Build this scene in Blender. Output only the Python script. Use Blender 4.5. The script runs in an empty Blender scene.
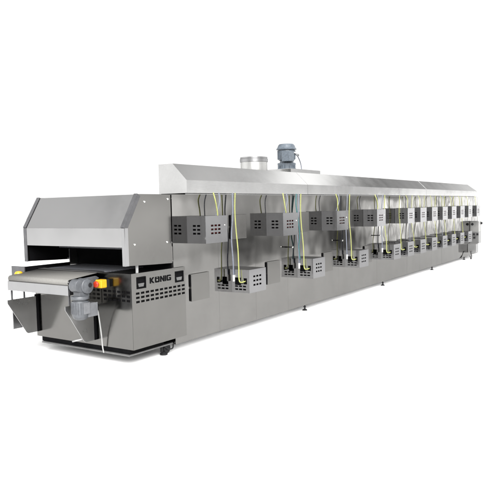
import bpy, bmesh, math, random
from mathutils import Vector, Matrix
random.seed(7)
sc = bpy.context.scene
COL = sc.collection
PI = math.pi

# ------------------------------------------------------------------ materials
def new_mat(name):
    m = bpy.data.materials.new(name); m.use_nodes = True
    nt = m.node_tree
    return m, nt, nt.nodes['Principled BSDF']

def steel(name, col, rough=.15, wav=.02, grain=.25, stretch=(6, 6, 160), wscale=1.1, aniso=0.0):
    """brushed stainless sheet: fine directional grain, faint smears, slow sheet waviness"""
    m, nt, b = new_mat(name)
    N, L = nt.nodes, nt.links
    tc = N.new('ShaderNodeTexCoord')
    mp = N.new('ShaderNodeMapping'); mp.inputs['Scale'].default_value = stretch
    L.new(tc.outputs['Object'], mp.inputs['Vector'])
    g = N.new('ShaderNodeTexNoise'); g.inputs['Scale'].default_value = 6; g.inputs['Detail'].default_value = 3
    L.new(mp.outputs['Vector'], g.inputs['Vector'])
    s = N.new('ShaderNodeTexNoise'); s.inputs['Scale'].default_value = 2.3; s.inputs['Detail'].default_value = 6
    s.inputs['Roughness'].default_value = .6
    L.new(tc.outputs['Object'], s.inputs['Vector'])
    add = N.new('ShaderNodeMath'); add.operation = 'MULTIPLY_ADD'
    L.new(g.outputs['Fac'], add.inputs[0]); add.inputs[1].default_value = grain
    L.new(s.outputs['Fac'], add.inputs[2])
    rr = N.new('ShaderNodeMapRange')
    rr.inputs['From Min'].default_value = .35; rr.inputs['From Max'].default_value = .95
    rr.inputs['To Min'].default_value = rough * .72; rr.inputs['To Max'].default_value = rough * 1.35
    L.new(add.outputs[0], rr.inputs['Value']); L.new(rr.outputs[0], b.inputs['Roughness'])
    cr = N.new('ShaderNodeValToRGB')
    e = cr.color_ramp.elements
    e[0].position = .3; e[0].color = (*[c * .88 for c in col], 1)
    e[1].position = 1.; e[1].color = (*[c * 1.08 for c in col], 1)
    L.new(add.outputs[0], cr.inputs['Fac']); L.new(cr.outputs['Color'], b.inputs['Base Color'])
    b.inputs['Metallic'].default_value = 1
    b.inputs['Specular Tint'].default_value = (.6, .6, .6, 1)
    w = N.new('ShaderNodeTexNoise'); w.inputs['Scale'].default_value = wscale; w.inputs['Detail'].default_value = 2
    L.new(tc.outputs['Object'], w.inputs['Vector'])
    b1 = N.new('ShaderNodeBump'); b1.inputs['Strength'].default_value = 1; b1.inputs['Distance'].default_value = wav
    L.new(w.outputs['Fac'], b1.inputs['Height'])
    b2 = N.new('ShaderNodeBump'); b2.inputs['Strength'].default_value = .003; b2.inputs['Distance'].default_value = .002
    L.new(g.outputs['Fac'], b2.inputs['Height']); L.new(b1.outputs['Normal'], b2.inputs['Normal'])
    L.new(b2.outputs['Normal'], b.inputs['Normal'])
    return m

def plain(name, col, rough=.5, metal=0, var=.15, scale=14, bump=.0):
    m, nt, b = new_mat(name)
    N, L = nt.nodes, nt.links
    tc = N.new('ShaderNodeTexCoord')
    n = N.new('ShaderNodeTexNoise'); n.inputs['Scale'].default_value = scale; n.inputs['Detail'].default_value = 6
    L.new(tc.outputs['Object'], n.inputs['Vector'])
    cr = N.new('ShaderNodeValToRGB'); e = cr.color_ramp.elements
    e[0].position = .3; e[0].color = (*[c * (1 - var) for c in col], 1)
    e[1].position = .7; e[1].color = (*[min(1, c * (1 + var)) for c in col], 1)
    L.new(n.outputs['Fac'], cr.inputs['Fac']); L.new(cr.outputs['Color'], b.inputs['Base Color'])
    b.inputs['Roughness'].default_value = rough; b.inputs['Metallic'].default_value = metal
    if bump:
        bp = N.new('ShaderNodeBump'); bp.inputs['Strength'].default_value = .4; bp.inputs['Distance'].default_value = bump
        L.new(n.outputs['Fac'], bp.inputs['Height']); L.new(bp.outputs['Normal'], b.inputs['Normal'])
    return m

M = {}
M['wall'] = steel('brushed_stainless_wall', (.188, .185, .179), .05, .008, .3, (5, 5, 40))
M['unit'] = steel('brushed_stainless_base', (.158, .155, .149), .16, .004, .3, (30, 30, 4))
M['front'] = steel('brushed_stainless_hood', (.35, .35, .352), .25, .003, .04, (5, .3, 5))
M['duct'] = steel('brushed_stainless_duct', (.46, .46, .458), .13, .003, .3, (2, 12, 12))
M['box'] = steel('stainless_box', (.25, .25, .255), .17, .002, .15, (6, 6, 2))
M['boxface_lifted'] = steel('stainless_box_front_lifted', (.58, .58, .595), .12, .002, .12, (6, 6, 2))  # lighter copy of the box steel, lifts the front faces out of shade
M['boxface_lifted'].node_tree.nodes['Principled BSDF'].inputs['Metallic'].default_value = .945
M['pipe'] = steel('satin_pipe', (.52, .52, .51), .38, .0, .3, (10, 10, 3))
M['bracket'] = steel('stainless_bracket', (.43, .43, .43), .34, .004, .3, (12, 12, 4))
M['post'] = steel('satin_post', (.33, .33, .335), .33, .0, .3, (12, 12, 3))
M['seal'] = plain('dark_grey_seal', (.07, .07, .074), .45, .3)
M['rail'] = plain('grey_steel_rail', (.09, .09, .09), .5, .2)
M['black'] = plain('black_matt', (.004, .004, .0045), .75)
M['black'].node_tree.nodes['Principled BSDF'].inputs['Specular IOR Level'].default_value = .03
M['dark'] = plain('dark_inner_steel', (.012, .012, .013), .5, .5)
M['rubber'] = plain('black_rubber', (.01, .01, .011), .6)
M['rubber'].node_tree.nodes['Principled BSDF'].inputs['Specular IOR Level'].default_value = .2
M['belt'] = plain('woven_belt', (.145, .141, .132), .75, 0, .10, 90, .0006)
M['mesh_belt'] = plain('dark_wire_belt', (.10, .103, .115), .5, .0, .3, 60, .001)
M['motor'] = plain('grey_blue_paint', (.068, .072, .079), .42, .0, .2, 30, .0006)
M['fanmotor'] = plain('blue_grey_paint', (.08, .096, .115), .42, .0, .2, 30, .0006)
M['motorlight'] = plain('light_grey_paint', (.11, .113, .12), .4, .0, .15, 30)
M['yellow'] = plain('yellow_plastic', (.52, .29, .01), .38)
M['red'] = plain('red_plastic', (.34, .03, .012), .35)
M['redwire'] = plain('red_wire', (.14, .012, .012), .45)
M['cy'] = plain('yellow_green_cable', (.255, .268, .085), .45, 0, .1, 40)
M['cg'] = plain('grey_blue_cable', (.125, .135, .165), .45, 0, .1, 40)
M['ct'] = plain('teal_cable', (.018, .085, .09), .45, 0, .1, 40)
M['cw'] = plain('white_cable', (.28, .28, .275), .5)
M['screw'] = plain('bright_screw', (.62, .62, .60), .22, 1)
M['white'] = plain('white_plastic', (.36, .36, .36), .4)
M['floor'] = plain('white_studio_floor', (.86, .86, .86), .9, 0, .01, 3)

# ------------------------------------------------------------------ mesh builder
class MB:
    def __init__(s): s.v = []; s.f = []; s.mi = []; s.sm = []
    def add(s, vs, fs, mi=0, smooth=False):
        o = len(s.v); s.v += [tuple(v) for v in vs]
        for f in fs:
            s.f.append([i + o for i in f]); s.mi.append(mi); s.sm.append(smooth)
        return s
    def box(s, x0, x1, y0, y1, z0, z1, mi=0):
        v = [(x, y, z) for x in (x0, x1) for y in (y0, y1) for z in (z0, z1)]
        return s.add(v, [(0, 1, 3, 2), (4, 6, 7, 5), (0, 4, 5, 1), (2, 3, 7, 6), (0, 2, 6, 4), (1, 5, 7, 3)], mi)
    def prism(s, pts, a, b, axis='y', mi=0):
        """extrude a polygon given in the two other axes"""
        n = len(pts)
        def P(p, t): return {'y': (p[0], t, p[1]), 'x': (t, p[0], p[1]), 'z': (p[0], p[1], t)}[axis]
        v = [P(p, a) for p in pts] + [P(p, b) for p in pts]
        fs = [tuple(range(n)), tuple(range(2 * n - 1, n - 1, -1))] + [(i, i + n, (i + 1) % n + n, (i + 1) % n) for i in range(n)]
        return s.add(v, fs, mi)
    def tube(s, path, r, n=10, mi=0, close=True):
        path = [Vector(p) for p in path]; rings = []
        up = None
        for i, p in enumerate(path):
            t = (path[min(i + 1, len(path) - 1)] - path[max(i - 1, 0)]).normalized()
            if up is None: up = t.orthogonal().normalized()
            up = (up - t * up.dot(t)).normalized(); w = t.cross(up)
            rr = r[i] if isinstance(r, (list, tuple)) else r
            rings.append([p + (up * math.cos(2 * PI * k / n) + w * math.sin(2 * PI * k / n)) * rr for k in range(n)])
        v = [q for ring in rings for q in ring]
        fs = []
        for i in range(len(path) - 1):
            for k in range(n):
                fs.append((i * n + k, i * n + (k + 1) % n, (i + 1) * n + (k + 1) % n, (i + 1) * n + k))
        s.add(v, fs, mi, True)
        if close:
            o = len(s.v) - len(v)
            s.f.append([o + k for k in range(n)][::-1]); s.mi.append(mi); s.sm.append(False)
            s.f.append([o + (len(path) - 1) * n + k for k in range(n)]); s.mi.append(mi); s.sm.append(False)
        return s
    def lathe(s, prof, c, axis='z', n=32, mi=0):
        """prof: list of (radius, height) about an axis through c"""
        v = []
        for r, h in prof:
            for k in range(n):
                a = 2 * PI * k / n; p, q = r * math.cos(a), r * math.sin(a)
                d = {'z': (p, q, h), 'y': (p, h, q), 'x': (h, p, q)}[axis]
                v.append((c[0] + d[0], c[1] + d[1], c[2] + d[2]))
        fs = [(i * n + k, i * n + (k + 1) % n, (i + 1) * n + (k + 1) % n, (i + 1) * n + k) for i in range(len(prof) - 1) for k in range(n)]
        s.add(v, fs, mi, True)
        o = len(s.v) - len(v)
        for i in (0, len(prof) - 1):
            if prof[i][0] > 1e-6:
                s.f.append([o + i * n + k for k in range(n)]); s.mi.append(mi); s.sm.append(False)
        return s
    def panel(s, o, u, v, n, W, H, holes, th, mi=0):
        """sheet of size W x H with real rectangular holes; n is the outward side, th the sheet thickness"""
        o, u, v, n = Vector(o), Vector(u), Vector(v), Vector(n)
        us = sorted({0, W, *[h[0] for h in holes], *[h[2] for h in holes]})
        vs = sorted({0, H, *[h[1] for h in holes], *[h[3] for h in holes]})
        def P(a, b, d): return o + u * a + v * b - n * d
        inh = lambda a, b: any(h[0] < a < h[2] and h[1] < b < h[3] for h in holes)
        for i in range(len(us) - 1):
            for j in range(len(vs) - 1):
                if inh((us[i] + us[i + 1]) / 2, (vs[j] + vs[j + 1]) / 2): continue
                for d in (0, th):
                    q = [P(us[i], vs[j], d), P(us[i + 1], vs[j], d), P(us[i + 1], vs[j + 1], d), P(us[i], vs[j + 1], d)]
                    s.add(q, [(0, 1, 2, 3)], mi)
        for (a, b, c, d) in [(0, 0, W, H)] + list(holes):
            e = [(a, b), (c, b), (c, d), (a, d)]
            for k in range(4):
                p, q = e[k], e[(k + 1) % 4]
                s.add([P(*p, 0), P(*q, 0), P(*q, th), P(*p, th)], [(0, 1, 2, 3)], mi)
        return s
    def build(s, name, mats, parent=None, bevel=0, loc=(0, 0, 0), merge=True):
        me = bpy.data.meshes.new(name)
        me.from_pydata(s.v, [], s.f); me.update()
        for m in (mats if isinstance(mats, (list, tuple)) else [mats]): me.materials.append(m)
        for p, mi, sm in zip(me.polygons, s.mi, s.sm): p.material_index = mi; p.use_smooth = sm
        bm = bmesh.new(); bm.from_mesh(me)
        if merge: bmesh.ops.remove_doubles(bm, verts=bm.verts, dist=1e-5)
        bmesh.ops.recalc_face_normals(bm, faces=bm.faces)
        for e in bm.edges:
            if len(e.link_faces) == 2 and e.calc_face_angle(0) > .62: e.smooth = False
        bm.to_mesh(me); bm.free()
        o = bpy.data.objects.new(name, me); COL.objects.link(o); o.location = loc
        if parent: o.parent = parent
        if bevel:
            b = o.modifiers.new('bevel', 'BEVEL'); b.width = bevel; b.segments = 2; b.limit_method = 'ANGLE'; b.angle_limit = .6
        return o

def empty(name, loc, label=None, cat=None):
    o = bpy.data.objects.new(name, None); COL.objects.link(o); o.location = loc
    if label: o['label'] = label; o['category'] = cat
    return o

def spline(pts, k=8):
    P = [Vector(p) for p in pts]; P = [P[0] * 2 - P[1]] + P + [P[-1] * 2 - P[-2]]; out = []
    for i in range(1, len(P) - 2):
        a, b, c, d = P[i - 1:i + 3]
        for j in range(k):
            t = j / k
            out.append(.5 * ((2 * b) + (c - a) * t + (2 * a - 5 * b + 4 * c - d) * t * t + (3 * b - a - 3 * c + d) * t ** 3))
    out.append(P[-2]); return out

def copy_part(src, dx, parent, group=None):
    c = src.copy(); COL.objects.link(c); c.parent = parent
    c.location = Vector(src.location) + Vector((dx, 0, 0))
    if group: c['group'] = group
    for ch in src.children:
        g = ch.copy(); COL.objects.link(g); g.parent = c
    return c

# ------------------------------------------------------------------ setting
fl = MB()
ca, sa = math.cos(math.radians(1.5)), math.sin(math.radians(1.5))
def rot(u, w): return (-5.31 + u * ca - w * sa, -4.64 + u * sa + w * ca, 0)
fl.add([rot(-26, -1.0), rot(120, -1.0), rot(120, 110), rot(-26, 110)], [(0, 1, 2, 3)])
floor = fl.build('floor', M['floor']); floor['kind'] = 'structure'

# ------------------------------------------------------------------ the oven
L = 14.45; W = 1.683
oven = empty('tunnel_oven', (0, 0, 0), 'long stainless steel industrial tunnel oven with vented boxes along its side, standing on white floor', 'oven')

# body core (dark inner frame, ends, roof, far side) and the near side in separate sheets
b = MB()
b.box(.03, L - .03, .03, W, .10, 1.845)
body = b.build('oven_body', M['wall'], oven, .004)
def side_sheet(x0, x1):
    m = MB(); t1, t2 = random.uniform(-.0016, .0016), random.uniform(-.0010, .0010)
    nx, nz = 3, 5
    m.prism([(x0, .10), (x1, .10), (x1, 1.85), (x0, 1.85)], 0 + t2, .028)
    m.v = [(x, y + (t1 * (x - x0) / (x1 - x0) + t2 * (z - .1) if y < .02 else 0), z) for x, y, z in m.v]
    return m.build('side_panel', M['wall'], oven, .0012)
edges = [.004, .872, 1.734, 2.62]
while edges[-1] < L - 1.0: edges.append(edges[-1] + .885)
edges[-1] = L
for i in range(len(edges) - 1):
    side_sheet(edges[i] + .0006, edges[i + 1] - .0006)
MB().box(.0, .0285, .03, W - .002, 1.4205, 1.845).build('front_bulkhead', M['dark'], oven)

# front hood -------------------------------------------------------
xf, xg, zf1, zfb, zl = -.766, -.547, 1.49, 1.283, 1.085
MB().box(.04, L - .04, .05, W - .01, .092, .0985).build('underside_reflector', M['floor'], oven)  # added white sheet, bounces light onto the floor beneath the body
hood = MB()
def off(p, q, t):      # thin sheet along a line in xz
    d = Vector((q[0] - p[0], q[1] - p[1])).normalized(); n = Vector((d[1], -d[0])) * t
    return [p, q, (q[0] + n[0], q[1] + n[1]), (p[0] + n[0], p[1] + n[1])]
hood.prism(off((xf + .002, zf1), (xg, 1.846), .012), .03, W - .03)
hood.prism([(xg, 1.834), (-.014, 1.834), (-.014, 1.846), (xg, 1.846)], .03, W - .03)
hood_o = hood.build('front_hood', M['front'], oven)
MB().box(xf + .004, xf + .018, .034, W - .05, zfb, zf1 + .001).build('fascia', M['front'], hood_o, .002)
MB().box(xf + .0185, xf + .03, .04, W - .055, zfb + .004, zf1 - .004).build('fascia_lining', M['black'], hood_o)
prof = [(xf + .045, zl), (xf + .045, zf1 - .012), (xg + .03, 1.82), (xg + .03, 1.849), (-.012, 1.849), (-.012, 1.06), (-.55, 1.072), (-.60, zl)]
prof = [(xf + .03, zl), (xf + .03, zf1), (xg, 1.849), (-.012, 1.849), (-.012, 1.058), (-.35, 1.07), (xf + .08, zl)]
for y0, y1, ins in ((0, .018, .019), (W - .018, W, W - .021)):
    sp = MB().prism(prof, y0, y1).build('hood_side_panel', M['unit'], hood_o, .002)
# black inner lining of the hood sides and roof
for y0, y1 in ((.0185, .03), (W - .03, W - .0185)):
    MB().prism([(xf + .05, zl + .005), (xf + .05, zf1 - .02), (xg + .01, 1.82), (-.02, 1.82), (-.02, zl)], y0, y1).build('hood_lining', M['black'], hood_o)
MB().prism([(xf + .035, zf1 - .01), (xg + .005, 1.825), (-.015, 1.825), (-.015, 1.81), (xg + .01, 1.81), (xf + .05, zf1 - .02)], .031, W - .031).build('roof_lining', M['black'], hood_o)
# corner posts and the dark edge seals up the slope
for s_, y0, y1 in ((-1, -.006, .034), (1, W - .05, W + .006)):
    p = MB()
    p.box(xf, xf + .012, y0, y1, zl, zf1)
    ya, yb = (y0, y0 + .008) if s_ < 0 else (y1 - .008, y1)
    p.box(xf + .012, xf + .06, ya, yb, zl, zf1)
    p.build('corner_post', M['post'] if s_ < 0 else M['seal'], hood_o, .002)
    q = MB(); d = Vector((xg - xf, 1.846 - zf1)).normalized(); nn = Vector((-d[1], d[0]))
    a, c = Vector((xf, zf1 + .003)), Vector((xg, 1.852))
    q.prism([tuple(a), tuple(c), tuple(c + nn * .006), tuple(a + nn * .006)], y0, y1 + (.012 if s_ < 0 else 0))
    ins = -nn * .05
    q.prism([tuple(a), tuple(c), tuple(c + ins), tuple(a + ins)], ya, yb)
    q.build('edge_seal', M['seal'], hood_o, .0015)
for x, z in ((-.442, 1.766), (-.061, 1.795), (-.612, 1.309), (-.093, 1.306)):
    MB().lathe([(.0, -.010), (.009, -.009), (.013, -.004), (.013, .003)], (x, 0, z), 'y', 16).build('screw', M['screw'], hood_o)
# black sheet standing in for the shaded tunnel mouth
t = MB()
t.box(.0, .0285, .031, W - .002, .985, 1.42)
t.build('throat_shade_sheet', M['black'], oven)
cu = MB()
cu.box(-.06, -.05, .06, W - .06, 1.30, 1.34); cu.box(-.30, -.29, .06, W - .06, 1.225, 1.262)
cu.build('heat_curtain', M['mesh_belt'], hood_o)
MB().box(-.128, -.001, W - .04, W - .0195, .99, 1.20).build('rear_post', M['bracket'], hood_o, .002)

# base unit below the hood ------------------------------------------------
xu = -.70; zu0, zu1 = .178, 1.0; yN = -.02; yF = 1.60
holes = []
for r in range(3):
    for k in range(11):
        x = .081 + .0755 * k - .014
        z = zu1 - zu0 - .2185 - r * .046
        holes.append((x - .005, z - .012, x + .049, z + .012))
HX = ((.079, .219), (.706, .853))
for x0, x1 in HX: holes.append((x0, .826 - zu0 + .003, x1, .957 - zu0))
bu = MB()
# near side sheet, rear end stepped back at the bottom
bu.panel((xu, yN, zu0), (1, 0, 0), (0, 0, 1), (0, -1, 0), .885, zu1 - zu0, holes, .0025)
fh = []
for r in range(3):
    for k in range(6):
        y = .052 + k * .0705
        z = zu1 - zu0 - .2 - r * .046
        fh.append((y - .025, z - .012, y + .025, z + .012))
bu.panel((xu, yN + .0001, zu0), (0, 1, 0), (0, 0, 1), (-1, 0, 0), yF - yN, zu1 - zu0, fh, .0025)
bu.box(xu + .003, -.02, yF - .02, yF, zu0, zu1 - .006)
bu.box(xu + .003, .18, yN + .003, yF - .021, zu0, zu0 + .003)
bu.box(.182, .1848, yN + .003, -.003, zu0 + .004, zu1)
# folded top rims
bu.box(xu + .0026, .1845, yN + .0026, .03, zu1 - .0045, zu1 - .002)
bu.box(xu + .0026, xu + .05, .0305, yF - .022, zu1 - .0045, zu1 - .002)
base = bu.build('base_unit', M['unit'], oven)
MB().box(xu + .03, -.02, yN + .04, yF - .03, .2, .975).build('slot_shade_fill', M['black'], base)  # black fill behind the slots, shade of the interior put into colour
MB().box(xu + .006, .178, yN + .009, yN + .013, .55, .985).build('slot_shade_fill', M['black'], base)
MB().box(xu + .006, xu + .03, yN + .04, .6, .55, .975).build('slot_shade_fill', M['black'], base)
# deck under the hood
MB().box(xu + .051, -.0, .031, .46, .976, .9885).build('deck', M['dark'], base)
for k, (x0, x1) in enumerate(HX):
    h = MB(); X0, X1 = xu + x0, xu + x1; z0, z1 = .829, .957
    fr = .012
    for q in ((X0, X0 + fr, z0, z1), (X1 - fr, X1, z0, z1), (X0 + fr, X1 - fr, z0, z0 + fr), (X0 + fr, X1 - fr, z1 - fr, z1)):
        h.box(q[0], q[1], yN - .006, yN + .012, q[2], q[3])
    h.box(X0 + fr, X1 - fr, yN + .0055, yN + .0085, z0 + fr, z1 - fr)
    h.prism([(X0 + .034, z0 + .02), (X1 - .034, z0 + .02), (X1 - .022, z0 + .058), (X0 + .022, z0 + .058)], yN + .001, yN + .005, 'y', 1)
    h.build('recessed_handle', [M['black'], M['rail']], base, .001)
# lettering KONIG with the dots cut into the top of the O
def letters():
    lm = MB(); x0 = -.418; z0 = .866; h = .066; cw = .064; gap = .010; st = .020
    yA, yB = yN - .003, yN - .0002
    def bar(i, pts, adv=None):
        lm.prism([(x0 + off_[i] + px * h, z0 + pz * h) for px, pz in pts], yA, yB)
    off_ = [0, .084, .168, .247, .277]
    s = .30
    # K
    bar(0, [(0, 0), (s, 0), (s, 1), (0, 1)]); bar(0, [(s + .01, .36), (.72, 0), (1.12, 0), (.56, .52), (1.10, 1), (.72, 1), (s + .01, .64)])
    # O with rounded corners, two short dots in its top edge
    bar(1, [(.12, 0), (s, 0), (s, 1), (.12, 1), (0, .86), (0, .14)])
    bar(1, [(.80, 0), (.98, 0), (1.10, .14), (1.10, .86), (.98, 1), (.80, 1)])
    bar(1, [(s + .001, 0), (.799, 0), (.799, .26), (s + .001, .26)])
    bar(1, [(s + .001, .60), (.799, .60), (.799, .78), (s + .001, .78)])
    bar(1, [(s + .001, .86), (.46, .86), (.46, 1), (s + .001, 1)]); bar(1, [(.64, .86), (.799, .86), (.799, 1), (.64, 1)])
    # N
    bar(2, [(0, 0), (s, 0), (s, 1), (0, 1)]); bar(2, [(.78, 0), (1.06, 0), (1.06, 1), (.78, 1)]); bar(2, [(s + .001, .62), (.779, 0), (.779, .42), (s + .001, 1)])
    # I
    bar(3, [(0, 0), (s, 0), (s, 1), (0, 1)])
    # G
    bar(4, [(.12, 0), (s, 0), (s, 1), (.12, 1), (0, .86), (0, .14)])
    bar(4, [(s + .001, 0), (1.0, 0), (1.12, .14), (1.12, .25), (s + .001, .25)]); bar(4, [(s + .001, .76), (1.12, .76), (1.12, .88), (1.0, 1), (s + .001, 1)])
    bar(4, [(.82, .251), (1.12, .251), (1.12, .56), (.60, .56), (.60, .38), (.82, .38)])
    return lm.build('lettering', M['black'], base)
letters()
MB().tube([(-.528, .06, .99), (-.528, .06, 1.10)], .016, 12).build('support_pin', M['white'], base)
# plinth
pl = MB()
pl.box(-.69, .02, .05, 1.52, .1225, zu0 - .001)
plinth = pl.build('plinth', M['black'], oven)
MB().box(-.715, .0, .035, 1.50, .104, .122).build('plinth_rail', M['rail'], plinth, .004)
MB().tube([(-.74, .91, .185), (-.715, .77, .222)], .010, 10).build('drain_pipe', M['white'], plinth)
# castor under the base corner
ca_ = MB()
ca_.lathe([(.012, -.018), (.05, -.018), (.056, -.012), (.056, .012), (.05, .018), (.012, .018)], (-.06, .09, .057), 'y', 24)
ca_.box(-.15, .04, .05, .13, .135, .150)
ca_.prism([(-.115, .135), (-.02, .135), (-.045, .045), (-.075, .045)], .062, .068); ca_.prism([(-.115, .135), (-.02, .135), (-.045, .045), (-.075, .045)], .112, .118)
ca_.tube([(-.14, .09, .135), (-.14, .09, .03)], .018, 10); ca_.lathe([(.045, 0), (.045, .014), (.018, .03)], (-.14, .06, .006), 'z', 18)
ca_.tube(spline([(-.16, .06, .14), (-.10, .04, .07), (.0, .05, .05), (.03, .06, .1)]), .008, 8)
ca_.build('castor', M['rubber'], oven)

# infeed conveyor -----------------------------------------------------------
cf = MB()
cf.box(-1.105, -1.093, .505, 1.555, .788, .895)
cf.box(-1.092, xu - .012, 1.543, 1.555, .79, .93)
cf.box(-1.092, xu - .012, .505, .517, .79, .90)
cf.box(-1.05, xu - .02, .52, 1.54, .80, .812)
conv = cf.build('infeed_conveyor', M['post'], oven, .003)
blt = MB(); R_ = .034; cx, cz = -1.075, .925
path = [(-.66, .997), (cx, cz + R_)] + [(cx - R_ * math.sin(a), cz + R_ * math.cos(a)) for a in [PI * k / 12 for k in range(1, 13)]] + [(-.66, .90)]
n = len(path); v = []
for y in (.507, 1.535):
    for x, z in path: v.append((x, y, z))
blt.add(v, [(i, i + 1, n + i + 1, n + i) for i in range(n - 1)], 0, True)
bo = blt.build('belt', M['belt'], conv); so = bo.modifiers.new('thickness', 'SOLIDIFY'); so.thickness = .005; so.offset = -1
MB().lathe([(.012, 0), (.012, .03), (.0275, .03), (.0275, 1.0), (.012, 1.0), (.012, 1.04)], (cx, .49, cz), 'y', 24).build('nose_roller', M['bracket'], conv)
MB().box(-.70, -.60, .50, 1.54, .990, 1.0035).build('transfer_plate', M['post'], conv, .002)
wb = MB()
for k in range(26): wb.box(-.595 + k * .046, -.555 + k * .046, .47, 1.50, .988, 1.0)
wb.build('oven_belt', M['mesh_belt'], conv)
rail = MB().box(-.86, -.20, 1.55, 1.57, .94, 1.036).build('side_rail', M['black'], conv)
MB().box(-.875, -.861, 1.552, 1.80, .93, 1.038).box(-.86, -.84, 1.571, 1.80, .93, 1.036).build('guard_plate', M['seal'], conv, .002)
MB().box(-.98, -.70, 1.66, 1.672, .30, .60).build('side_plate', M['post'], conv, .002)
# cantilever bracket plates with posts up to the frame
for y in (1.548, .545):
    g = MB().prism([(-1.12, .672), (-1.12, .632), (-.885, .255), (-.86, .240), (-.735, .240), (-.735, .672)], y, y + .006).build('bracket', M['bracket'], conv, .002)
    MB().box(-.734, xu - .001, y - .004, y + .03, .24, .69).build('bracket_gap_shade', M['black'], conv)  # black block added as the shaded gap behind each bracket
    for x in (-1.055, -.89):
        MB().box(x - .009, x + .009, y - .0005, y + .0135, .672, .79).build('bracket_post', M['seal'], conv)
MB().box(-.92, xu - .003, .44, .454, .655, .845).build('motor_plate', M['unit'], conv, .002)
# gear motor hanging at the near end of the belt
gm = MB()
gx, gy, gz = -.985, .40, .885
gm.lathe([(.0, -.078), (.040, -.078), (.046, -.074), (.076, -.070), (.082, -.062), (.082, .05), (.074, .058)], (gx, gy, gz), 'y', 28)
gm.lathe([(.066, -.055), (.070, -.05), (.070, .05), (.066, .055)], (gx - .085, gy, gz + .012), 'y', 24)
gm.box(gx - .10, gx + .03, gy - .052, gy + .048, gz - .115, gz + .045)
gm.prism([(gx - .03, gz + .075), (gx + .20, gz + .085), (gx + .24, gz + .06), (gx + .06, gz - .04)], gy + .02, gy + .045)
gear = gm.build('gear_motor', M['motor'], conv, .006)
MB().lathe([(.0, -.081), (.024, -.081), (.026, -.0785)], (gx + .022, gy, gz + .012), 'y', 18).build('shaft_cover', M['rubber'], conv)
MB().lathe([(.0, -.056), (.018, -.056), (.019, -.053)], (gx - .05, gy, gz - .035), 'y', 14).build('drain_plug', M['rubber'], conv)
mm = MB(); mx, my = -1.06, .40
mm.lathe([(.05, .79), (.092, .785), (.096, .775), (.096, .755), (.074, .748), (.074, .738), (.088, .734), (.090, .725), (.090, .60), (.086, .575), (.075, .55), (.052, .535), (.0, .53)], (mx + .02, my, 0), 'z', 32)
for k in range(20):
    a = 2 * PI * k / 20
    mm.box(mx + .02 + math.cos(a) * .092 - .003, mx + .02 + math.cos(a) * .092 + .003, my + math.sin(a) * .092 - .003, my + math.sin(a) * .092 + .003, .60, .72)
mm.build('drive_motor', M['motor'], conv, .0)
MB().box(-1.005, -.875, my - .075, my + .02, .565, .70).box(-1.008, -.872, my - .082, my - .076, .56, .705).build('terminal_box', M['motorlight'], conv, .006)
MB().box(-1.075, -.99, my - .098, my - .088, .60, .72).build('rating_plate', M['motorlight'], conv, .002)
MB().tube(spline([(-.875, .37, .612), (-.84, .36, .60), (-.80, .385, .50), (-.755, .41, .32), (-.735, .42, .18), (-.722, .42, .11)]), .0075, 10).build('motor_cable', M['cw'], conv)

# emergency stops -------------------------------------------------------------
e = MB().box(-.83, -.745, .30, .395, .845, .935).build('emergency_stop', M['yellow'], oven, .010)
MB().box(-.744, xu - .001, .305, .39, .85, .93).build('mounting_base', M['rubber'], e, .003)
MB().lathe([(.016, .0), (.016, -.018), (.033, -.022), (.036, -.032), (.030, -.044), (.0, -.046)], (-.83, .348, .89), 'x', 24).build('push_button', M['red'], e)
e2 = MB().lathe([(.045, 0), (.048, .012), (.045, .03), (.03, .045), (.0, .05)], (-.955, 1.548, .945), 'z', 24).build('emergency_stop', M['yellow'], oven)
MB().box(-.985, -.925, 1.53, 1.59, .925, .9445).build('mounting_base', M['rubber'], e2)

# roof duct --------------------------------------------------------------------
dprof = [(0.0, 1.868), (0.0, 2.022), (.211, 2.228), (.441, 2.228), (.441, 1.868)]
dx = [.29, 3.3, 6.33, 9.35, 11.42, 14.32]
du = None
for i in range(5):
    m_ = MB(); y_ = random.uniform(0, .004); z_ = random.uniform(-.002, .002)
    m_.prism([(p[0] + y_ * 0, p[1]) for p in dprof], dx[i] + .001, dx[i + 1] - .001, 'x')
    for k, vv in enumerate(m_.v):
        x, y, z = vv
        if i == 0 and x < 1 and False: pass
        if i == 4 and x > 14 and z > 2.1: x -= .30
        m_.v[k] = (x, y + y_, z + z_)
    o_ = m_.build('roof_duct' if du is None else 'duct_section', M['duct'], oven if du is None else du, .0008)
    if du is None: du = o_
g_ = MB()
for k in range(28):
    x = .35 + k * .5
    g_.box(x, x + random.choice((.12, .2, .3)), .03, .20, 1.851, 1.8675)
g_.box(.30, 14.3, .21, .42, 1.851, 1.8675)
g_.build('duct_spacer', M['black'], du)
tr = MB().box(.29, 14.32, .012, .03, 1.8505, 1.8585).build('cable_tray', M['bracket'], du)

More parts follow.
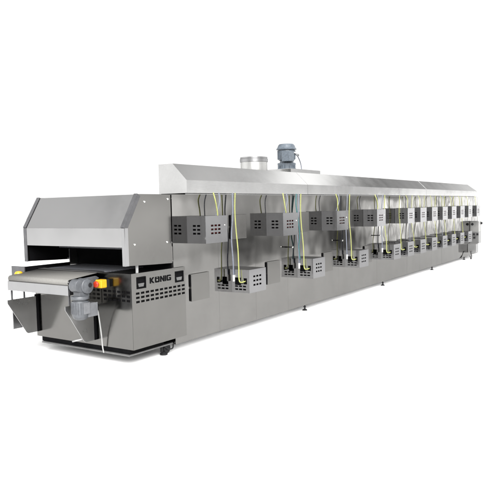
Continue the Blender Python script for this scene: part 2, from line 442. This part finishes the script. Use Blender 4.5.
# exhaust pipe and fan on the roof
ex = MB().lathe([(.222, 1.846), (.222, 2.50)], (3.19, .95, 0), 'z', 48).build('exhaust_pipe', M['pipe'], oven)
MB().lathe([(.216, 2.42), (.232, 2.425), (.232, 2.475), (.226, 2.482), (.226, 2.505), (.214, 2.505), (.214, 2.43)], (3.19, .95, 0), 'z', 48).build('pipe_collar', M['post'], ex)
bh = MB()
bh.box(3.85, 4.95, .62, 1.30, 1.846, 2.335)
fh_ = bh.build('fan_housing', M['duct'], oven, .004)
fm = MB(); fx, fy = 4.27, .95
fm.lathe([(.17, 2.336), (.17, 2.36), (.145, 2.365), (.145, 2.40), (.165, 2.43), (.165, 2.46), (.125, 2.47), (.118, 2.50), (.150, 2.52), (.155, 2.55), (.155, 2.67), (.150, 2.69), (.150, 2.70)], (fx, fy, 0), 'z', 40)
for k in range(30):
    a = 2 * PI * k / 30
    fm.box(fx + math.cos(a) * .158 - .004, fx + math.cos(a) * .158 + .004, fy + math.sin(a) * .158 - .004, fy + math.sin(a) * .158 + .004, 2.53, 2.685)
for k in range(8):
    a = 2 * PI * k / 8 + .2
    fm.box(fx + math.cos(a) * .15 - .014, fx + math.cos(a) * .15 + .014, fy + math.sin(a) * .15 - .014, fy + math.sin(a) * .15 + .014, 2.36, 2.46)
fmo = fm.build('fan_motor', M['fanmotor'], fh_)
MB().lathe([(.148, 2.695), (.182, 2.70), (.184, 2.715), (.165, 2.735), (.150, 2.775), (.13, 2.80), (.06, 2.808), (.0, 2.809)], (fx, fy, 0), 'z', 40).build('fan_cowl', M['fanmotor'], fh_)
MB().box(fx - .21, fx - .05, fy - .19, fy - .02, 2.48, 2.66).build('terminal_box', M['fanmotor'], fh_, .008)
MB().tube(spline([(fx - .02, fy - .16, 2.645), (fx + .08, fy - .19, 2.62), (fx + .17, fy - .15, 2.60)]), .016, 10).build('lifting_bracket', M['white'], fh_)
MB().tube(spline([(fx + .12, fy - .12, 2.62), (fx + .25, fy - .1, 2.58), (fx + .38, fy - .08, 2.47), (fx + .42, fy - .08, 2.336)]), .009, 8).build('fan_cable', M['cg'], fh_)

# control boxes along the side ---------------------------------------------------
D = .283
def casing(Lx, z0, z1, front_holes, side_holes, name):
    """box on the wall at x=0: front face looks to -x, long face to -y"""
    H = z1 - z0; m = MB(); th = .002
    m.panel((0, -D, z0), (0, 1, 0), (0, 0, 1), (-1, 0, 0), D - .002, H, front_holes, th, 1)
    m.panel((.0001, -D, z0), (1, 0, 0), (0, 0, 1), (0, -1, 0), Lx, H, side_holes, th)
    m.box(.0025, Lx, -D + .0022, -.002, z1 - .0025, z1 - .0003)
    m.box(.0025, Lx, -D + .0022, -.002, z0 + .0003, z0 + .0025)
    m.box(Lx - .0022, Lx, -D + .0022, -.0022, z0 + .003, z1 - .003)
    return m
def grid(u0, du_, nu, v0, dv, nv, w, h):
    return [(u0 + i * du_ - w / 2, v0 + j * dv - h / 2, u0 + i * du_ + w / 2, v0 + j * dv + h / 2) for i in range(nu) for j in range(nv)]
# upper box: two columns of slots on the front, three on the long side
UZ0, UZ1 = 1.268, 1.590
def upper_box(x0, parent):
    fh = grid(D - .179, .064, 2, UZ1 - UZ0 - .206, .0455, 3, .046, .022)
    sh = grid(.126, .069, 3, UZ1 - UZ0 - .206, .0455, 3, .048, .022)
    o = casing(.432, UZ0, UZ1, fh, sh, 'control_box').build('control_box', [M['box'], M['boxface_lifted']], parent, 0, (x0, 0, 0))
    ln = MB().box(.03, .41, -D + .03, -.01, UZ0 + .02, UZ1 - .02).build('slot_shade_fill', M['black'], o)  # matt black fill stands in for the shaded box interior
    w = MB()
    for z in (1.476, 1.43, 1.385):
        w.tube([(.12, -D + .018, z + .004), (.20, -D + .02, z - .003), (.29, -D + .018, z + .003)], .0045, 6)
    w.build('wire', M['redwire'], o)
    MB().lathe([(.0, -.006), (.008, -.005), (.010, 0)], (.375, -D, 1.475), 'y', 12).build('screw', M['screw'], o)
    return o
LZ0, LZ1 = .568, .872
def lower_box(x0, parent):
    fh = grid(D - .205, .063, 3, .046, .040, 2, .048, .020)
    fh += [(D - .245, .115, D - .195, .195)]
    fh += [(D - .150, .10, D - .055, .20)]
    sh = grid(.118, .0715, 3, LZ1 - LZ0 - .205, .056, 3, .048, .024)
    o = casing(.402, LZ0, LZ1, fh, sh, 'junction_box').build('junction_box', [M['box'], M['boxface_lifted']], parent, 0, (x0, 0, 0))
    MB().box(.03, .38, -D + .03, -.01, LZ0 + .02, LZ1 - .02).build('slot_shade_fill', M['black'], o)  # same black fill, painted shade behind the vent holes
    MB().tube([(-.012, -.045, .80), (-.012, -.045, .715)], .017, 12).build('cable_gland', M['white'], o)
    MB().tube([(.03, -.175, .705), (-.004, -.178, .705), (-.03, -.180, .705)], .016, 12).build('cable_gland', M['rubber'], o)
    cg = MB(); cg.tube(spline([(.02, -.205, .72), (-.025, -.20, .715), (-.035, -.165, .712), (-.033, -.147, .74), (-.03, -.140, .80), (-.028, -.14, .90)]), .0085, 10)
    cg.build('cable_end', M['cy'], o)
    return o
def blank_cover(x0, z0, z1, parent):
    m = MB(); Lx = .36
    m.box(.010, Lx, -.022, -.001, z0, z1)
    o = m.build('blank_cover', M['unit'], parent, .003, (x0, 0, 0))
    H = z1 - z0
    MB().box(.003, .0098, -.0195, -.001, z0 + .01, z0 + H * .46).box(.003, .0098, -.0195, -.001, z0 + H * .54, z1 - .01).build('edge_slit_shade', M['black'], o)  # black strips painted in as the shaded slits at the cover's left edge
    return o
FAR = [7.18, 8.01, 8.85, 9.70, 10.50, 11.32, 12.15, 13.08]
ux = [.266, 2.033, 3.76, 5.487] + FAR
lx = [1.152, 2.907, 4.66, 6.35] + FAR[:-1]
U0 = upper_box(ux[0], oven); U0['group'] = 'vented control boxes in the upper row'
for x in ux[1:]: copy_part(U0, x - ux[0], oven)
L0 = lower_box(lx[0], oven); L0['group'] = 'junction boxes in the lower row'
for x in lx[1:]: copy_part(L0, x - lx[0], oven)
B0 = blank_cover(1.137, UZ0, UZ1, oven); B0['group'] = 'blank covers in the upper row'
for x in (2.93, 4.66, 6.36): copy_part(B0, x - 1.137, oven)
B1 = blank_cover(.285, .565, .895, oven); B1['group'] = 'blank covers in the lower row'
for x in (2.0, 3.77, 5.50): copy_part(B1, x - .285, oven)

# cables ---------------------------------------------------------------------------
def cable(pts, r, mat, name='cable'):
    r *= .76
    if pts[0][0] > 6.5: r *= .72
    return MB().tube(spline(pts), r, 8).build(name, M[mat], oven)
jit = lambda a: random.uniform(-a, a)
for i, x in enumerate(ux):
    dxx = .42 if i == 0 else .20
    y = -.12 if i == 0 else -.19
    cable([(x + dxx - .02, y + .02 + jit(.01), 1.87), (x + dxx - .02 + jit(.02), y - .015, 1.78), (x + dxx + jit(.03), y - .02, 1.66), (x + dxx + .01, y - .02, 1.588)], .011, 'cy')
    if i < 4:
        cable([(x + dxx + .10, y + .02, 1.87), (x + dxx + .08, y, 1.75), (x + dxx + .03 + jit(.02), y + .03, 1.588)], .010, 'cg')
for i, x in enumerate(lx):
    xx = x - .028
    a, c = jit(.012), jit(.015)
    cable([(xx, -.112 + a, 1.87), (xx - .004, -.105 + a, 1.65), (xx + .002, -.092 + c, 1.42), (xx, -.118 + c, 1.15), (xx, -.138, .97), (xx, -.14, .885)], .0105, 'cy')
    gmat = 'cg'
    if i < 4 or i in (5, 8):
        cable([(x - .012, -.058 + a, 1.87), (x - .03, -.05 + c, 1.6), (x - .02, -.032 + a, 1.3), (x - .02, -.045, 1.0), (x - .012, -.045, .79)], .012, gmat)
    if i == 1:
        cable([(x - .02, -.020, 1.87), (x - .05, -.03, 1.70), (x - .04, -.062, 1.45), (x - .03, -.075, 1.22), (x - .02, -.05, 1.05), (x - .012, -.065, .86)], .012, 'ct')

# latch rods between the rows
for x in (2.61, .86 + 3.5, 6.1):
    r = MB().tube([(x, .0, 1.068), (x, -.085, 1.068)], .009, 10).build('latch_rod', M['rubber'], oven)
    MB().lathe([(.0, -.106), (.014, -.103), (.016, -.09), (.010, -.084)], (x, 0, 1.068), 'y', 14).build('rod_tip', M['screw'], r)

# levelling feet
def foot(x):
    m = MB(); m.lathe([(.0, 0), (.040, 0), (.040, .012), (.016, .028), (.012, .032), (.012, .099)], (0, .05, 0), 'z', 18)
    m.lathe([(.022, .05), (.022, .066)], (0, .05, 0), 'z', 6)
    return m.build('levelling_foot', M['rubber'], oven, 0, (x, 0, 0))
F0 = foot(3.23); F0['group'] = 'levelling feet under the oven'
for x in (6.60, 9.92, 13.0): copy_part(F0, x - 3.23, oven)
for x in (3.23, 6.60, 9.92, 13.0, 14.2): 
    c = copy_part(F0, x - 3.23, oven); c.location.y = 1.55

# end cabinet with knobs
ec = MB()
ec.box(13.45, 13.74, -.27, -.004, .80, 1.12)
ecab = ec.build('end_cabinet', M['pipe'], oven, .01)
MB().box(13.46, 13.735, -.262, -.004, .46, .798).build('cabinet_lower_housing', M['bracket'], ecab, .006)
MB().box(13.20, 13.45, -.25, -.004, .20, .455).build('drive_housing', M['bracket'], ecab, .006)
for x, y, z in ((13.447, -.075, 1.03), (13.70, -.272, 1.055)):
    MB().lathe([(.0, -.03), (.035, -.03), (.038, 0), (.03, .012)], (x, y, z), 'x' if y > -.2 else 'y', 18).build('knob', M['rubber'], ecab)
MB().tube(spline([(13.15, -.10, .24), (13.1, -.14, .10), (12.95, -.16, .03), (13.0, -.12, .12)]), .012, 8).build('loose_cable', M['rubber'], ecab)
for y, z in ((-.13, .60), (-.22, .70), (-.12, .70)): MB().box(13.444, 13.4595, y - .03, y + .03, z, z + .06).build('plug', M['rubber'], ecab, .004)

# ------------------------------------------------------------------ camera
cam = bpy.data.cameras.new('camera'); co = bpy.data.objects.new('camera', cam); COL.objects.link(co)
yaw, pitch, roll = .5908, -.0708, -.0212
fw = Vector((math.cos(pitch) * math.cos(yaw), math.cos(pitch) * math.sin(yaw), math.sin(pitch)))
r = fw.cross(Vector((0, 0, 1))).normalized(); u = r.cross(fw)
r2 = r * math.cos(roll) + u * math.sin(roll); u2 = -r * math.sin(roll) + u * math.cos(roll)
mw = Matrix((r2, u2, -fw)).transposed().to_4x4(); mw.translation = Vector((-5.3097, -4.6372, 1.6846))
co.matrix_world = mw
cam.sensor_width = 36; cam.lens = 606.4654 / 500 * 36; cam.clip_end = 500; cam.clip_start = .05
sc.camera = co

# ------------------------------------------------------------------ studio light: procedural environment by direction
w = bpy.data.worlds.new('World'); sc.world = w; w.use_nodes = True
nt = w.node_tree; N, Lk = nt.nodes, nt.links
bg = N['Background']
tc = N.new('ShaderNodeTexCoord'); sx = N.new('ShaderNodeSeparateXYZ'); Lk.new(tc.outputs['Generated'], sx.inputs[0])
def math_(op, a, b=None, c=None):
    n = N.new('ShaderNodeMath'); n.operation = op
    for i, q in enumerate((a, b, c)):
        if q is None: continue
        if isinstance(q, (int, float)): n.inputs[i].default_value = q
        else: Lk.new(q, n.inputs[i])
    return n.outputs[0]
az = math_('MULTIPLY_ADD', math_('ARCTAN2', sx.outputs['Y'], sx.outputs['X']), 1 / (2 * PI), .5)
el = math_('MULTIPLY_ADD', math_('ARCSINE', sx.outputs['Z']), 1 / PI, .5)
def ramp(fac, stops, conv):
    n = N.new('ShaderNodeValToRGB'); cr = n.color_ramp; cr.interpolation = 'LINEAR'
    sc_ = 4.0
    while len(cr.elements) < len(stops): cr.elements.new(.5)
    for e_, (d, val) in zip(cr.elements, sorted(stops)):
        e_.position = conv(d)
    for e_, (d, val) in zip(cr.elements, sorted(stops)):
        e_.color = (val / sc_, val / sc_, val / sc_, 1)
    Lk.new(fac, n.inputs['Fac'])
    return math_('MULTIPLY', n.outputs['Color'], sc_)
AZ = lambda d: d / 360 + .5
EL = lambda d: d / 180 + .5
# low part: white backdrop behind the oven, dim hall with added bright bands to the camera's right
low = ramp(az, [(-180, .6), (-120, .6), (-60, 1.1), (-50, 1.1), (-43, 1.05), (-40, .95), (-36, .9), (-32, .78), (-29, .9), (-26, .75), (-22, .9),
                (-12, .75), (-8, 1.0), (-4, 1.15), (0, 1.15), (75, 1.15), (112, 1.4), (124, 1.75), (137, 1.4), (150, 1.0), (170, .6)], AZ)
high = ramp(az, [(-180, .9), (-60, 1.0), (-45, 1.4), (-34, 1.35), (-26, 1.15), (-20.5, 1.0), (-18.9, 1.1), (-18.6, 2.7), (-16.8, 2.7), (-16.4, .6), (-14.5, .6),
                 (-14.1, 2.5), (-12, 2.5), (-8, 1.15), (75, 1.15), (112, 1.4), (124, 1.75), (133, 1.5), (140, 2.0), (150, 1.8), (170, .8)], AZ)  # bright azimuth bands added for the roof duct to reflect
def smooth(v, a, b_):
    n = N.new('ShaderNodeMapRange'); n.interpolation_type = 'SMOOTHSTEP'
    Lk.new(v, n.inputs['Value']); n.inputs['From Min'].default_value = a; n.inputs['From Max'].default_value = b_
    return n.outputs[0]
azd = math_('MULTIPLY_ADD', az, 360, -180); eld = math_('MULTIPLY_ADD', el, 180, -90)
def win(v, a, b_, c, d): return math_('MULTIPLY', smooth(v, a, b_), math_('SUBTRACT', 1., smooth(v, c, d)))
# narrow upright bands added for the steel to reflect, standing for windows and pillars
def noise1(scale, seed, lo, hi):
    n = N.new('ShaderNodeTexNoise'); n.noise_dimensions = '1D'; n.inputs['Detail'].default_value = 1.5
    Lk.new(math_('MULTIPLY_ADD', azd, scale, seed), n.inputs['W']); n.inputs['Scale'].default_value = 1
    return smooth(n.outputs['Fac'], lo, hi)
fine = math_('MULTIPLY', math_('SUBTRACT', math_('MULTIPLY', noise1(1.9, 3.3, .46, .55), 3.6), .5), win(eld, -4.5, -3.6, 8, 14))
wfine = win(azd, -25, -20.5, -11, -9)
coarse = math_('MULTIPLY', math_('SUBTRACT', noise1(.24, 11.7, .40, .60), .5), win(eld, -7, -4.5, 8, 14))
wcoarse = math_('MULTIPLY', win(azd, -58, -46, -24, -20), .42)
# dark band added to darken the wall's reflections, soft upper edge wanders with direction
dn = N.new('ShaderNodeTexNoise'); dn.noise_dimensions = '1D'; dn.inputs['Scale'].default_value = 1; Lk.new(math_('MULTIPLY_ADD', azd, .20, 5.1), dn.inputs['W'])
edge = math_('MULTIPLY_ADD', dn.outputs['Fac'], -5.0, 0.3)
rel = math_('SUBTRACT', eld, edge)
dark = math_('MULTIPLY', win(rel, -2.8, -1.6, -.2, .9), win(azd, -46, -38, -12, -9))
lowv = math_('ADD', math_('ADD', low, math_('MULTIPLY', fine, wfine)), math_('MULTIPLY', coarse, wcoarse))
bn = N.new('ShaderNodeTexNoise'); bn.inputs['Scale'].default_value = 7.5; bn.inputs['Detail'].default_value = 2.5; bn.inputs['Roughness'].default_value = .45
mpb = N.new('ShaderNodeMapping'); mpb.inputs['Scale'].default_value = (1, 1, 1.5); Lk.new(tc.outputs['Generated'], mpb.inputs['Vector']); Lk.new(mpb.outputs['Vector'], bn.inputs['Vector'])
blot = math_('MULTIPLY', math_('SUBTRACT', smooth(bn.outputs['Fac'], .36, .64), .5), math_('MULTIPLY', win(azd, -48, -42, -13, -9), win(eld, -14, -9, 10, 16)))
lowv = math_('MULTIPLY', lowv, math_('MULTIPLY_ADD', dark, -.40, 1.0))
lowv = math_('MAXIMUM', math_('MULTIPLY_ADD', blot, .55, lowv), .08)
hallw = math_('MULTIPLY_ADD', win(azd, -75, -58, -11, -7), 1.1, 1.0)
lowv = math_('MULTIPLY', lowv, hallw)
hi_f = math_('ADD', math_('MULTIPLY', smooth(eld, .30, .62), smooth(azd, -27, -24)), math_('MULTIPLY', smooth(eld, .2, 1.7), math_('SUBTRACT', 1., smooth(azd, -27, -24))))
base_v = math_('ADD', math_('MULTIPLY', lowv, math_('SUBTRACT', 1., hi_f)), math_('MULTIPLY', high, hi_f))
# dim ceiling above, except for a bright patch added for the hood slope to reflect and ceiling lights down the far end
ceil_f = math_('SUBTRACT', 1., math_('MULTIPLY', smooth(eld, 19, 27), .70))
keep = math_('MULTIPLY', win(azd, 85, 100, 150, 165), win(eld, 20, 30, 60, 70))
ceil_f = math_('MAXIMUM', ceil_f, math_('MULTIPLY', keep, .80))
lampz = ramp(el, [(-90, 0), (11, .7), (15, .6), (17, .2), (18.5, .5), (20.5, .15), (22.5, .15), (25, .7), (27.2, 2.7), (30.0, 2.7), (31.6, 1.1), (34, .75), (38, 1.0), (42, .6), (50, 0), (90, 0)], EL)
lampz = math_('MULTIPLY', lampz, win(azd, -18, -11, 7, 10))
gap = math_('MULTIPLY', math_('MULTIPLY', win(azd, -14, -8, 4, 8), win(eld, 12, 18, 24.5, 26)), .62)  # environment dimmed here to darken the duct slope's reflection
bn2 = N.new('ShaderNodeTexNoise'); bn2.inputs['Scale'].default_value = 4.2; bn2.inputs['Detail'].default_value = 2
Lk.new(tc.outputs['Generated'], bn2.inputs['Vector'])
infeed = math_('MULTIPLY', math_('SUBTRACT', smooth(bn2.outputs['Fac'], .35, .65), .45), win(azd, 96, 108, 150, 160))
base_v = math_('MULTIPLY', base_v, math_('MULTIPLY_ADD', infeed, .85, 1.0))
base_v = math_('ADD', math_('MULTIPLY', math_('MULTIPLY', base_v, ceil_f), math_('SUBTRACT', 1., gap)), lampz)
# big bright key patch added behind the camera, keeps the floor white
dirv = Vector((math.cos(math.radians(38)) * math.cos(math.radians(-137)), math.cos(math.radians(38)) * math.sin(math.radians(-137)), math.sin(math.radians(38))))
dp = N.new('ShaderNodeVectorMath'); dp.operation = 'DOT_PRODUCT'; dp.inputs[1].default_value = dirv
Lk.new(tc.outputs['Generated'], dp.inputs[0])
cap = N.new('ShaderNodeMapRange'); cap.interpolation_type = 'SMOOTHSTEP'
cap.inputs['From Min'].default_value = math.cos(math.radians(30)); cap.inputs['From Max'].default_value = math.cos(math.radians(20))
cap.inputs['To Max'].default_value = 17
Lk.new(dp.outputs['Value'], cap.inputs['Value'])
tot = math_('ADD', base_v, cap.outputs[0])
Lk.new(tot, bg.inputs['Strength']); bg.inputs['Color'].default_value = (1, .995, .985, 1)
w.cycles.sampling_method = 'MANUAL'; w.cycles.sample_map_resolution = 2048

sc.render.engine = 'CYCLES'
sc.cycles.use_denoising = True; sc.cycles.sample_clamp_indirect = 3.0
sc.cycles.max_bounces = 10; sc.cycles.glossy_bounces = 6
vs = sc.view_settings; vs.view_transform = 'Standard'; vs.look = 'None'; vs.exposure = 0; vs.gamma = 1
sc.render.resolution_x = 1024; sc.render.resolution_y = 1024
